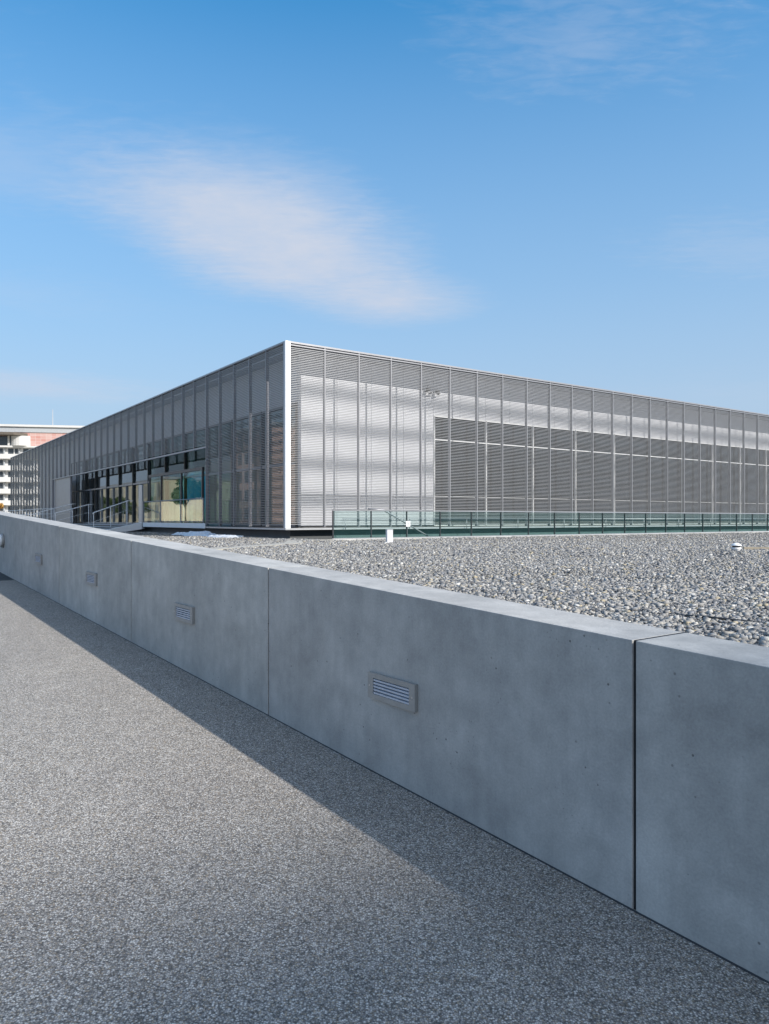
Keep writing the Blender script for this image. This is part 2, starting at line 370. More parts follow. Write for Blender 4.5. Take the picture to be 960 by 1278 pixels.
ground_sheet('gravel_ground', lambda u, n, r_, l_: n > 2.6 and -25 < u < 60 and not in_hole(r_, l_) and not is_path(u, n), ['gravel_bed'], lambda u, n: 0)
ground_sheet('ground', lambda u, n, r_, l_: not (n > 2.6 and -25 < u < 60) and not (is_path(u, n) and -25 < u < 60) and not in_hole(r_, l_), ['sandy_ground'], lambda u, n: 0)

# gravel: loose angular stones over the part one can see, one mesh of countless stones
def gravel_stones():
    P = []
    def sample(n_, y0, y1, a0, a1):
        y = np.sqrt(rng.uniform(y0*y0, y1*y1, n_)); a = rng.uniform(a0, a1, n_); return np.stack([a*y, y], 1)
    # density per square metre falls with distance
    for y0, y1, dens in ((2.2, 7, 5200), (7, 12, 2900), (12, 20, 1300), (20, 34, 480)):
        a0, a1 = -0.62, 0.66
        area = (a1-a0)*(y1*y1-y0*y0)/2
        p = sample(int(area*dens), y0, y1, a0, a1)
        u = p @ np.array([WU.x, WU.y]); n = p @ np.array([WN.x, WN.y])
        d = p - np.array([P0.x, P0.y]); r_ = d @ np.array([BR.x, BR.y]); l_ = d @ np.array([BL.x, BL.y])
        ok = (n > WALL_N1+0.03) & ((l_ < -TR_Q-0.22) | ((r_ < 0.15) & (l_ < 18))) & (r_ < 40) & ~((r_ > -0.05) & (l_ > -0.2))
        P.append(np.concatenate([p[ok], np.full((ok.sum(), 1), y0)], 1))
    P = np.concatenate(P); n_ = len(P); print('stones', n_)
    cube = np.array([(-1,-1,-1),(1,-1,-1),(1,1,-1),(-1,1,-1),(-1,-1,1),(1,-1,1),(1,1,1),(-1,1,1)], float)
    size = np.clip(rng.lognormal(math.log(0.0074), 0.42, n_), 0.004, 0.021) * np.where(P[:, 2] > 11, 1.3, 1.0)
    V = cube[None] * (1 + rng.uniform(-0.45, 0.15, (n_, 8, 3)))
    V *= rng.uniform(0.6, 1.25, (n_, 1, 3)) * np.array([1.1, 0.9, 0.7])
    ax = rng.uniform(-0.6, 0.6, n_); az = rng.uniform(0, 2*math.pi, n_)
    ca, sa = np.cos(ax)[:, None], np.sin(ax)[:, None]
    y = V[:, :, 1]*ca - V[:, :, 2]*sa; z = V[:, :, 1]*sa + V[:, :, 2]*ca; x = V[:, :, 0]
    cz, sz = np.cos(az)[:, None], np.sin(az)[:, None]
    V = np.stack([x*cz - y*sz, x*sz + y*cz, z], 2) * size[:, None, None]
    u = P[:, 0]*WU.x + P[:, 1]*WU.y
    g = np.minimum(GRAVEL_Z, GRADE*u + 0.955)
    g = g + 0.012*(1 + np.sin(P[:, 0]*1.7 + 1.3*np.sin(P[:, 1]*0.9))*np.sin(P[:, 1]*1.3 + 0.7*np.sin(P[:, 0]*2.1)))
    V[:, :, 0] += P[:, 0:1]; V[:, :, 1] += P[:, 1:2]; V[:, :, 2] += (g + size*0.4 + rng.uniform(0, 0.014, n_))[:, None]
    fq = np.array([(0,3,2,1),(4,5,6,7),(0,1,5,4),(1,2,6,5),(2,3,7,6),(3,0,4,7)])
    fi = (fq[None] + (np.arange(n_)*8)[:, None, None]).reshape(-1)
    me = bpy.data.meshes.new('gravel')
    me.vertices.add(n_*8); me.vertices.foreach_set('co', V.reshape(-1))
    me.loops.add(len(fi)); me.loops.foreach_set('vertex_index', fi.astype(np.int32))
    me.polygons.add(n_*6); me.polygons.foreach_set('loop_start', np.arange(0, n_*24, 4, dtype=np.int32))
    try: me.polygons.foreach_set('loop_total', np.full(n_*6, 4, np.int32))
    except Exception: pass
    me.materials.append(MATS['gravel_stone']); me.update(calc_edges=True); me.validate()
    o = bpy.data.objects.new('gravel', me); col.objects.link(o)
    tag(o, 'loose grey and buff crushed stones spread behind the concrete wall', 'gravel'); struct(o, 'stuff')
gravel_stones()

# ------------------------------------------------------------------ the ramp's concrete wall
wall = thing('concrete_wall', 'long pale concrete parapet wall of jointed panels climbing beside the speckled path', 'wall', wpt(0, WALL_N0), math.atan2(WU.y, WU.x))
# local x = uphill; local y = left of uphill, so the far side (towards the building) is -y
def wall_panel(u0, u1):
    m = MB(); T = -(WALL_N1-WALL_N0); g0, g1 = zpath(u0), zpath(u1)
    m.prism([(u0, T, g0-0.4), (u1, T, g1-0.4), (u1, 0, g1-0.4), (u0, 0, g0-0.4), (u0, T, g0+WALL_H), (u1, T, g1+WALL_H), (u1, 0, g1+WALL_H), (u0, 0, g0+WALL_H)])
    m.build('wall_panel', 'concrete', wall, bevel=0.003)
J = 1.742
MB().prism([(-10, 0.0005, zpath(-10)-0.05), (23.6, 0.0005, zpath(23.6)-0.05), (23.6, 0.011, zpath(23.6)-0.05), (-10, 0.011, zpath(-10)-0.05), (-10, 0.0005, zpath(-10)+0.006), (23.6, 0.0005, zpath(23.6)+0.003), (23.6, 0.006, zpath(23.6)+0.002), (-10, 0.006, zpath(-10)+0.002)]).build('base_joint', 'black_rubber', wall)
for k in range(-5, 8):
    u0 = J + (k-1)*3.015; u1 = u0 + 3.015
    wall_panel(u0 + 0.008, u1 - 0.008)
    g = zpath(u1); MB().box(u1-0.0108, -0.349, g-0.3, u1+0.0108, -0.012, g+WALL_H-0.0012).build('joint_seal', 'black_hole', wall)

def make_wall_light(u, label, group, first=None):
    loc = wpt(u, WALL_N0, zpath(u) + 0.51); rz = math.atan2(WU.y, WU.x)
    if first:
        c = copy_of(first, None, loc, rz); tag(c, label, 'wall light', group); return c
    t = thing('wall_light', label, 'wall light', loc, rz, group)
    W, H = 0.215, 0.074; w2, h2, d = 0.165, 0.046, 0.022
    m = MB()
    m.box(-W, 0.002, h2, W, d, H); m.box(-W, 0.002, -H, W, d, -h2); m.box(-W, 0.0021, -h2, -w2, d-0.0001, h2); m.box(w2, 0.0021, -h2, W, d-0.0001, h2)
    m.build('frame', 'light_frame', t)
    MB().box(-w2, 0.001, -h2, w2, 0.004, h2).build('housing', 'black_hole', t)
    for k in range(5):
        z = -h2 + 0.0092 + k*0.0184
        MB().prism([(-w2+.001, 0.006, z+0.002), (w2-.001, 0.006, z+0.002), (w2-.001, 0.019, z-0.0075), (-w2+.001, 0.019, z-0.0075),
                    (-w2+.001, 0.006, z+0.00655), (w2-.001, 0.006, z+0.00655), (w2-.001, 0.019, z+0.002), (-w2+.001, 0.019, z+0.002)]).build('slat', 'light_slat', t)
    for sx in (-1, 1): MB().tube([(sx*(W-0.02), d-.002, 0), (sx*(W-0.02), d+0.003, 0)], 0.005, 8).build('screw', 'stainless', t)
    return t
GL = 'slatted lights set in the concrete wall'
wl = make_wall_light(3.286, 'nearest and largest slatted grey wall light, set in the widest concrete panel in view', GL)
make_wall_light(6.31, 'second nearest slatted wall light, one panel up the ramp from the largest one', GL, wl)
make_wall_light(9.2, 'third slatted wall light up the ramp, above the narrow end of the wall shadow', GL, wl)
make_wall_light(12.0, 'farthest and smallest slatted wall light, beside the round disc lamp', GL, wl)
t = thing('disc_lamp', 'round pale disc lamp standing out from the far end of the concrete wall', 'wall light', wpt(14.85, WALL_N0, zpath(14.85)+0.60), math.atan2(WU.y, WU.x))
d1 = MB().lathe([(0.125, 0.0), (0.125, 0.03), (0.118, 0.04)], 28).build('rim', 'light_frame', t, True); d1.rotation_euler = (R(-90), 0, 0)
d2 = MB().lathe([(0.112, 0.041), (0.10, 0.06), (0.07, 0.078), (0.03, 0.087), (0.002, 0.089)], 28).build('diffuser', 'white_plastic', t, True); d2.rotation_euler = (R(-90), 0, 0)

# ------------------------------------------------------------------ the louvred building
FZ, TZ = 1.35, 7.127            # floor and top of the screen
BAY = 1.30; NB = 41; S = 54.0
GZ = 5.41                       # head of the glazing
bld = thing('exhibition_building', 'long low exhibition building wrapped in a silver horizontal louvre screen', 'building', P0, BANG)
PITCH = 0.055
def louvre_mesh(z0, z1):
    m = MB(); n = int((z1-z0)/PITCH)
    for k in range(n):
        z = z1 - PITCH*(k+0.6)
        m.prism([(0.03, 0.0, z-0.0095), (BAY-0.03, 0.0, z-0.0095), (BAY-0.03, 0.028, z-0.0065), (0.03, 0.028, z-0.0065),
                 (0.03, 0.0, z+0.0065), (BAY-0.03, 0.0, z+0.0065), (BAY-0.03, 0.028, z+0.0095), (0.03, 0.028, z+0.0095)])
    for k in range(4): m.box(0.0, 0.13+0.10*k, z1+0.03, BAY, 0.215+0.10*k, z1+0.07)  # slats over the roof gap, added to screen the panels from the sun
    return m
full = louvre_mesh(FZ+0.03, TZ-0.10)
OPZ = FZ + 3.05
first_full = None; first_top = None
OP0, OP1 = 5, 27                # bays of the shaded face left open below: the entrance
def place_screen(kind, x, y, rz):
    global first_full, first_top
    if kind == 'full':
        if first_full is None: first_full = o = full.build('louvre_screen', 'slat_metal', bld)
        else: o = copy_of(first_full, bld)
    else:
        if first_top is None: first_top = o = louvre_mesh(OPZ, TZ-0.10).build('louvre_screen', 'slat_metal', bld)
        else: o = copy_of(first_top, bld)
    o.location = (x, y, 0); o.rotation_euler = (0, 0, rz)
fin0 = None; fint = None
def fin_mesh(z0):
    m_ = MB().box(-0.017, -0.012, z0, 0.017, 0.02, TZ-0.06); m_.m = 1
    return m_.box(-0.012, 0.0201, z0, 0.012, 0.10, TZ-0.0605)
def place_fin(x, y, rz, z0=FZ):
    global fin0, fint
    if z0 == FZ:
        if fin0 is None: fin0 = o = fin_mesh(FZ).build('fin', ['fin_metal', 'fin_web_shaded'], bld)
        else: o = copy_of(fin0, bld)
    else:
        if fint is None: fint = o = fin_mesh(OPZ).build('fin', ['fin_metal', 'fin_web_shaded'], bld)
        else: o = copy_of(fint, bld)
    o.location = (x, y, 0); o.rotation_euler = (0, 0, rz)
OFF = 0.09
for k in range(NB):                                  # sunny face, along local x at y = 0
    place_screen('full', OFF + k*BAY, 0, 0)
    place_fin(OFF + k*BAY, 0, 0)
for k in range(NB):                                  # shaded face, along local y at x = 0 (turned so that its inside is +x)
    y = OFF + k*BAY
    op = OP0 <= k < OP1
    place_screen('top' if op else 'full', 0, y + BAY, R(-90))
    place_fin(0, y + BAY, R(-90), OPZ if OP0 <= k < OP1-1 else FZ)
for k in range(6):                                   # the return of the screen at the far end
    place_screen('full', OFF + (k+1)*BAY, S-0.55, R(180)); place_fin(OFF + k*BAY, S-0.55, R(180))
YB = S-0.55
MB().box(-0.02, -0.02, FZ-0.03, 0.15, 0.06, TZ).build('corner_post', 'white_metal', bld)
MB().box(-0.02, 0.0603, FZ-0.03, 0.06, 0.15, TZ-.001).build('corner_post', 'fin_metal', bld)
MB().box(0.01, OFF+OP0*BAY, OPZ-0.07, 0.14, OFF+OP1*BAY, OPZ-0.002).build('lintel', 'fin_metal', bld)
m = MB(); m.box(0.151, -0.02, TZ-0.055, S, 0.12, TZ); m.box(-0.02, 0.151, TZ-0.0551, 0.12, S-0.5, TZ-.001); m.box(0.152, -0.021, TZ-0.13, S, 0.05, TZ-0.095); m.build('roof_edge', 'fin_metal', bld)
MB().box(0.55, 0.55, TZ-0.10, S, S-1.0, TZ-0.012).build('roof', 'aluminium', bld)
# floor slab and recessed plinth
MB().box(-0.02, -0.02, FZ-0.085, S, S-0.5, FZ-0.031).build('floor_slab', 'aluminium', bld)
MB().box(0.3, 0.3, -3.2, S-0.1, S-0.8, FZ-0.0855).build('plinth', 'plinth_dark', bld)
MB().box(1.9, 0.27, -3.1, S-0.2, 0.299, FZ-0.09).build('plinth_cladding', 'teal_enamel', bld)
MB().box(0.95, 0.95, FZ-0.03, S, 47, FZ-0.004).build('floor', 'dark_floor', bld)
# inner walls, set back a metre: pale panels, glazing
GX = 1.0; PW = 6.63
def panels_x(x0, x1, z0, z1):                        # along the sunny face
    m_ = MB(); m_.box(x0+0.006, GX, z0, x1-0.006, GX+0.12, z1); return m_.build('cladding_panel', 'cladding', bld, bevel=0.004)
HJ = FZ + 1.05
xs = [1.0, 2.45, 3.85, 5.25, PW]
for a, b in zip(xs, xs[1:]):
    panels_x(a, b, FZ+0.02, HJ-0.005); panels_x(a, b, HJ+0.005, TZ-0.11)
x = PW; ups = []
while x < 40: ups.append(x); x += 1.30
for a, b in zip(ups, ups[1:]): panels_x(a, b, GZ+0.05, TZ-0.11)
panels_x(ups[-1], 53, GZ+0.05, TZ-0.11)
MB().box(1.14, 1.13, GZ+0.02, 52.9, 46.8, TZ-0.105).build('ceiling', 'ceiling_white', bld)
def panels_y(y0, y1, z0, z1):
    m_ = MB(); m_.box(GX, y0+0.006, z0, GX+0.12, y1-0.006, z1); return m_.build('cladding_panel', 'cladding', bld, bevel=0.004)
y = 1.0; ups2 = []
while y < 47.2: ups2.append(y); y += 2.6
for i, (a, b) in enumerate(zip(ups2, ups2[1:])): panels_y(max(a, 1.13), b, (GZ+0.05) if b < 34 else FZ+0.02, TZ-0.11)
yw = ups2[-1]
MB().box(1.0, yw, FZ+0.02, 53, yw+0.15, TZ-0.11).build('rear_wall', 'cladding', bld)
# glazing of the sunny face
gm = [PW + 0.03 + 2.6*k for k in range(13)]
for a, b in zip(gm, gm[1:]):
    MB().box(a+0.02, GX+0.05, FZ, b-0.02, GX+0.062, GZ).build('window_pane', 'dark_glass', bld)
for a in gm: MB().box(a-0.028, GX-0.03, FZ, a+0.028, GX+0.08, GZ+0.05).build('mullion', 'white_metal', bld)
for a, b in zip(gm, gm[1:]):
    for q in ((-0.02, 4.54, 0.078, 4.60), (-0.005, 2.445, 0.07, 2.47), (-0.01, GZ, 0.079, GZ+0.049), (-0.01, FZ, 0.079, FZ+0.06)):
        MB().box(a+0.029, GX+q[0], q[1], b-0.029, GX+q[2], q[3]).build('transom', 'white_metal', bld)
# glazing of the shaded face, with the entrance lobby
gl = [1.15 + 2.62*k for k in range(12)] + [32.3, 33.8]
for a, b in zip(gl, gl[1:]):
    MB().box(GX+0.05, a+0.02, FZ, GX+0.062, b-0.02, GZ).build('window_pane', 'lobby_glass' if 6 < a < 16 else 'window_glass', bld)
for a in gl: MB().box(GX-0.045, a-0.035, FZ, GX+0.08, a+0.035, GZ+0.05).build('mullion', 'dark_frame', bld)
for a, b in zip(gl, gl[1:]):
    for q in ((-0.03, 3.42, 0.075, 3.50), (-0.03, GZ-0.03, 0.075, GZ+0.049), (-0.03, FZ, 0.075, FZ+0.07)):
        MB().box(GX+q[0], a+0.036, q[1], GX+q[2], b-0.036, q[3]).build('transom', 'fin_metal', bld)
    if a > 14:
        c = (a+b)/2; MB().box(GX-0.02, c-0.02, FZ+0.071, GX+0.08, c+0.02, 3.419).build('mullion', 'fin_metal', bld)
# entrance lobby: a glazed box standing in front of the facade
m = MB()
LY0, LY1, LX0, LH = 7.7, 14.4, 0.30, FZ+2.32
for (x_, y_) in ((LX0, LY0), (LX0, LY1), (LX0, 10.1), (LX0, 12.7)): m.box(x_-0.04, y_-0.04, FZ, x_+0.04, y_+0.04, LH-0.12)
m.box(LX0-0.05, LY0-0.05, LH-0.12, LX0+0.05, LY1+0.05, LH)
m.build('lobby_frame', 'dark_frame', bld)
for a, b, mm in ((LY0, 10.1, 'lobby_glass'), (10.1, 12.7, 'door_glass'), (12.7, LY1, 'lobby_glass')):
    MB().box(LX0-0.008, a+0.041, FZ, LX0+0.008, b-0.041, LH-0.121).build('door' if mm == 'door_glass' else 'lobby_pane', mm, bld)
MB().box(0.12, 30.2, FZ, 0.22, 34.9, OPZ-0.08).build('sliding_panel', 'fin_metal', bld)
# interior
MB().box(9.0, 9.0, FZ, 9.2, 46.0, GZ+0.019).build('interior_wall', 'interior_beige', bld)
MB().box(9.2, 9.0, FZ, 50, 9.2, GZ+0.018).build('interior_wall', 'interior_grey', bld)
for k in range(6): MB().tube([(4.5, 6+7*k, FZ), (4.5, 6+7*k, GZ+0.019)], 0.16, 16).build('column', 'ceiling_white', bld, True)

mu = MB().box(0, 0, 0, 0.06, 4.0, 2.3).build('wall_mural', 'blue_mural'); mu.parent = None
mu.location = bpt(2.4, 12.4, FZ+0.2); mu.rotation_euler = (0, 0, BANG)
tag(mu, 'large blue and sand coloured picture panel seen through the entrance glass', 'picture')
st = thing('information_stele', 'tall narrow grey stele standing left of the entrance doors', 'sign', bpt(0.55, 16.6, FZ), BANG)
MB().box(-0.06, -0.32, 0.0, 0.06, 0.32, 0.05).build('base', 'dark_frame', st); MB().box(-0.04, -0.28, 0.05, 0.04, 0.28, 1.95).build('panel', 'aluminium', st, bevel=0.006)

# entrance steps, on the shaded side, between y = 14.5 and 29
stp = thing('entrance_steps', 'low dark entrance steps with pale edges and a sloping pale side beam', 'steps', P0, BANG)
for k in range(4):
    z1 = FZ - 0.02 - 0.10*k; x1 = -0.021 - 0.42*k
    MB().box(x1-0.42, 14.75, z1-0.13, x1, 29.2, z1-0.035).build('step', 'plinth_dark', stp); MB().box(x1-0.43, 14.75, z1-0.0349, x1, 29.2, z1).build('tread', 'pale_concrete', stp)
MB().prism([(-2.3, 14.5, 0.80), (-2.3, 14.74, 0.80), (0.0, 14.74, 1.14), (0.0, 14.5, 1.14), (-2.3, 14.5, 0.97), (-2.3, 14.74, 0.97), (0.0, 14.74, 1.46), (0.0, 14.5, 1.46)]).build('side_beam', 'white_metal', stp)
MB().box(-0.05, 6.6, FZ-0.10, 0.0-0.021, 14.5, FZ+0.10).build('front_beam', 'white_metal', stp)
GR = 'steel handrails of the entrance steps'
def step_rail(y, top, drop, run, label):
    t_ = thing('handrail', label, 'handrail', bpt(-0.02, y, 0), BANG, GR)
    MB().tube([(0.25, 0, top), (0, 0, top), (-run, 0, top-drop), (-run-0.04, 0, top-drop-0.06)], 0.024).build('rail', 'white_metal', t_, True)
    for f in (0.02, 0.5, 0.99):
        MB().tube([(-run*f, 0, FZ-0.4-0.0*f), (-run*f, 0, top-drop*f)], 0.018).build('post', 'white_metal', t_, True)
    MB().tube([(0, 0, top-0.45), (-run, 0, top-drop-0.45)], 0.010).build('mid_rail', 'white_metal', t_, True)
step_rail(16.9, 2.51, 0.60, 1.63, 'nearest steel handrail sloping down the entrance steps beside the grey stele')
step_rail(24.6, 2.46, 0.52, 1.85, 'middle steel handrail on the entrance steps in front of the glazed front')
step_rail(29.1, 2.56, 0.60, 2.1, 'farthest steel handrail of the entrance steps, in front of the plain sliding panel')
rl = thing('platform_railing', 'thin steel guard railing in front of the glazed entrance lobby', 'railing', P0, BANG)
MB().tube([(-0.02, 6.75, FZ+1.05), (-0.02, 14.4, FZ+1.05)], 0.022).build('rail', 'fin_metal', rl, True)
MB().tube([(-0.02, 6.75, FZ+0.16), (-0.02, 14.4, FZ+0.16)], 0.012).build('mid_rail', 'fin_metal', rl, True)
for y_ in (6.8, 9.3, 11.85): MB().box(-0.045, y_-0.02, FZ+0.10, 0.005, y_+0.02, FZ+1.03).build('post', 'fin_metal', rl)
MB().box(-0.06, 14.32, FZ-0.2, 0.02, 14.48, FZ+1.10).build('post', 'fin_metal', rl)
gx = MB(); 
for y0_, y1_ in ((6.83, 9.27), (9.33, 11.82), (11.88, 14.3)): MB().box(-0.026, y0_, FZ+0.18, -0.014, y1_, FZ+1.02).build('glass_pane', 'window_glass', rl)
fr = thing('ramp_railing', 'far row of thin steel posts and rails along the shaded side of the building', 'railing', P0, BANG)
for z_ in (2.30, 1.95): MB().tube([(-0.9, 30.5, z_), (-0.9, 54, z_)], 0.02).build('rail', 'white_metal', fr, True)
for k in range(16): MB().tube([(-0.9, 30.6+1.55*k, 0.9), (-0.9, 30.6+1.55*k, 2.30)], 0.018).build('post', 'white_metal', fr, True)

# ------------------------------------------------------------------ sunken court, glass balustrade
tw = thing('court_wall', 'concrete retaining wall of the sunken court below the glass balustrade', 'wall', P0, BANG)
MB().box(TR['r0'], TR['l0']-0.25, -3.2, 54, TR['l0'], GRAVEL_Z-0.03).build('wall_panel', 'pale_concrete', tw)
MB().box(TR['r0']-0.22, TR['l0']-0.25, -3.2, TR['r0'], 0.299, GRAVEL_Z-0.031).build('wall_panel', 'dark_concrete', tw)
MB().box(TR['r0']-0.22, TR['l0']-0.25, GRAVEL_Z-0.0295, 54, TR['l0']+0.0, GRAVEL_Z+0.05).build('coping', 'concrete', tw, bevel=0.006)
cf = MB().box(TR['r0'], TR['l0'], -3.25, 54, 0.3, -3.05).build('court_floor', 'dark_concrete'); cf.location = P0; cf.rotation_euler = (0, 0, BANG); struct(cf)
ks = MB(); pts = [Vector((-4.1, 12.1, 0)), Vector((-3.1, 15.1, 0)), Vector((-2.2, 18.0, 0)), bpt(-1.1, -TR_Q-0.15), bpt(0.12, -TR_Q-0.15)]
wd = [0.20, 0.22, 0.24, 0.2, 0.16]; vs = []
for i, p in enumerate(pts):
    d = (pts[min(i+1, 4)] - pts[max(i-1, 0)]).normalized(); s_ = Vector((d.y, -d.x, 0))
    vs += [p - s_*wd[i] + Vector((0, 0, GRAVEL_Z-0.02)), p + s_*wd[i] + Vector((0, 0, GRAVEL_Z-0.02)), p - s_*wd[i] + Vector((0, 0, GRAVEL_Z+0.05)), p + s_*wd[i] + Vector((0, 0, GRAVEL_Z+0.05))]
fs = []
for i in range(4):
    a, b = 4*i, 4*i+4
    fs += [(a+2, a+3, b+3, b+2), (a, a+2, b+2, b), (a+1, b+1, b+3, a+3)]
fs += [(0, 1, 3, 2), (16, 18, 19, 17)]
struct(ks.add(vs, fs).build('kerb_strip', 'sand'))

bal = thing('glass_balustrade', 'long green tinted glass balustrade along the edge of the sunken court', 'balustrade', bpt(0, -TR_Q, 0), BANG)
BZ0, BZ1 = GRAVEL_Z+0.051, 1.86
k = 0; x = 0.2
while x < 40:
    wpan = 1.30
    MB().box(x+0.012, -0.01, BZ0+0.03, x+wpan-0.012, 0.01, BZ1-0.02).build('glass_pane', 'green_glass', bal)
    if k % 1 == 0: MB().box(x-0.010, -0.02, BZ0, x+0.010, 0.035, BZ1-0.002).build('post', 'dark_frame' , bal)
    x += wpan; k += 1
MB().box(0.18, -0.022, BZ1-0.0195, x, 0.022, BZ1+0.012).build('top_rail', 'stainless', bal)
MB().box(0.18, -0.024, BZ0-0.001, x, 0.024, BZ0+0.029).build('base_rail', 'stainless', bal)
# the far balustrade on the slab's edge, and the stair rail going down into the court
cr = thing('court_stair_rail', 'steel handrail slanting down the court stairs behind the glass balustrade', 'handrail', bpt(0, 0, 0), BANG)
MB().tube([(2.2, -1.3, 1.92), (2.75, -1.3, 1.90), (5.6, -1.3, 0.55)], 0.024).build('rail', 'fin_metal', cr, True)
for x_, z_ in ((2.3, 1.92), (3.7, 1.46), (5.4, 0.66)): MB().tube([(x_, -1.3, z_-1.9), (x_, -1.3, z_)], 0.018).build('post', 'fin_metal', cr, True)
cs = thing('court_stairs', 'dark concrete stairs going down into the sunken court', 'stairs', bpt(0, 0, 0), BANG)
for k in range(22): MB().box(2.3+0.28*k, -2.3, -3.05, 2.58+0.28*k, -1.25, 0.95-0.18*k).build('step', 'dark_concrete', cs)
hr = thing('facade_rail', 'thin steel rail along the slab edge at the foot of the sunny louvres', 'handrail', P0, BANG)
MB().tube([(2.0, -0.10, FZ+0.26), (53, -0.10, FZ+0.26)], 0.018).build('rail', 'fin_metal', hr, True)
for k in range(20): MB().tube([(2.1+2.6*k, -0.10, FZ-0.1), (2.1+2.6*k, -0.10, FZ+0.26)], 0.012).build('post', 'fin_metal', hr, True)
sg = thing('notice_plate', 'small square white notice fixed to the glass balustrade post', 'sign', bpt(2.82, -TR_Q-0.03, 1.46), BANG)
MB().box(-0.08, -0.012, -0.085, 0.08, 0.0, 0.085).build('plate', 'sign_white', sg); MB().box(-0.03, -0.0135, -0.03, 0.03, -0.0122, 0.03).build('symbol', 'flat_grey', sg)

# ------------------------------------------------------------------ small things on the gravel
bx = thing('service_post', 'short white boxy service post standing on the gravel before the glass balustrade', 'post', (0.12, 18.6, GRAVEL_Z), R(14))
MB().box(-0.075, -0.075, 0.0, 0.075, 0.075, 0.34).build('body', 'sign_white', bx, bevel=0.008)
MB().box(-0.08, -0.08, 0.34, 0.08, 0.08, 0.36).build('cap', 'sign_white', bx, bevel=0.006); MB().box(-0.11, -0.11, -0.02, 0.11, 0.11, 0.012).build('base', 'pale_concrete', bx)
vt = thing('roof_vent', 'small white mushroom vent with a dark band on the open gravel', 'vent', (6.48, 13.7, GRAVEL_Z))
MB().lathe([(0.06, -0.02), (0.06, 0.05), (0.085, 0.075), (0.085, 0.10)], 24).build('pipe', 'white_plastic', vt, True)
MB().lathe([(0.068, 0.1005), (0.068, 0.128)], 24).build('slot', 'black_hole', vt, True)
MB().lathe([(0.092, 0.1285), (0.095, 0.140), (0.06, 0.168), (0.015, 0.185), (0.002, 0.186)], 24).build('cap', 'white_plastic', vt, True)
def cable(pts, name, label, r=0.011):
    P = [Vector(p) for p in pts]; out_ = []
    for i in range(len(P)-1):
        a = P[max(i-1, 0)]; b = P[i]; c = P[i+1]; d = P[min(i+2, len(P)-1)]
        for j in range(8):
            t_ = j/8; out_.append(0.5*((2*b) + (c-a)*t_ + (2*a-5*b+4*c-d)*t_*t_ + (3*b-a-3*c+d)*t_**3))
    out_.append(P[-1]); o = MB().tube(out_, r, 8).build(name, 'black_rubber', None, True); return tag(o, label, 'cable')
gz = GRAVEL_Z + 0.022
cable([(3.3, 2.9, gz-0.02), (2.6, 3.7, gz), (2.2, 4.25, gz), (1.95, 4.45, gz+0.01), (1.75, 4.75, gz-0.005), (1.5, 4.95, gz+.005), (1.2, 5.4, gz-0.03)], 'cable', 'black cable lying on the gravel along the back of the wall', 0.007)
pl = MB(); pl.box(-0.6, -0.05, 0, 0.6, 0.05, 0.05)
o = pl.build('timber_batten', 'timber'); o.location = (7.6, 14.4, GRAVEL_Z+0.03); o.rotation_euler = (0, 0, R(-12)); tag(o, 'buff timber batten half buried in the gravel near the right edge', 'batten')
# plastic sheeting and pipes left by the plinth
sh = thing('plastic_sheeting', 'crumpled pale blue plastic sheeting lying on the gravel by the dark plinth', 'sheeting', bpt(-1.0, 4.2, GRAVEL_Z), BANG+R(90))
nx_, ny_ = 46, 9; vs = []; fs = []
for i in range(nx_):
    for j in range(ny_):
        xx = -2.6 + 5.2*i/(nx_-1); yy = -0.33 + 0.66*j/(ny_-1)
        e = min(1, 4*(1-abs(2*j/(ny_-1)-1)), )*min(1, 6*(1-abs(2*i/(nx_-1)-1)))
        h = (0.05 + 0.10*random.random() + 0.10*max(0, math.sin(xx*2.1+1.0)))*e*(0.5+0.5*(xx+2.6)/5.2) + 0.01
        vs.append((xx+random.uniform(-.03, .03), yy*(1+0.3*math.sin(xx*3))+random.uniform(-.02, .02), h))
for i in range(nx_-1):
    for j in range(ny_-1): a = i*ny_+j; fs.append((a, a+1, a+ny_+1, a+ny_))
sm = MB().add(vs, fs); so_ = sm.build('sheet', 'plastic_sheet', sh)
md = so_.modifiers.new('thick', 'SOLIDIFY'); md.thickness = 0.012
for k in range(2):
    o = MB().tube([(-2.3+0.6*k, -0.42-0.07*k, 0.05), (1.6+0.6*k, -0.48-0.05*k, 0.05)], 0.035, 10).build('pipe', 'white_plastic', None, True)
    o.location = bpt(-1.0, 4.2, GRAVEL_Z); o.rotation_euler = (0, 0, BANG+R(90)); o.name = 'plastic_pipe'
    tag(o, ('longer pale plastic pipe lying beside the crumpled sheeting', 'second pale plastic pipe, nearer the balustrade, beside the crumpled sheeting')[k], 'pipe')
# the little twin fixture on the sunny louvres
bd = thing('facade_camera', 'small dark twin armed camera fixture behind the sunny louvres just above the dark glazing', 'camera', bpt(6.45, 0.985, 6.26), BANG)
MB().box(-0.03, -0.10, -0.03, 0.03, 0.0, 0.03).build('bracket', 'dark_frame', bd)
MB().tube([(-0.30, -0.12, 0.02), (-0.12, -0.13, -0.03), (0.12, -0.13, 0.0), (0.34, -0.12, -0.04)], 0.018, 8).build('arm', 'dark_frame', bd, True)
for sx, dz in ((-0.22, 0.05), (0.22, 0.02)):
    MB().prism([(sx-0.05, -0.24, dz-0.05), (sx+0.05, -0.24, dz-0.05), (sx+0.06, -0.08, dz-0.03), (sx-0.04, -0.08, dz-0.03), (sx-0.03, -0.24, dz+0.09), (sx+0.05, -0.24, dz+0.09), (sx+0.05, -0.08, dz+0.12), (sx-0.02, -0.08, dz+0.12)]).build('head', 'black_rubber', bd)
MB().tube([(-0.14, -0.06, 0.0), (-0.14, -0.05, 0.28)], 0.008, 6).build('stay', 'dark_frame', bd, True)

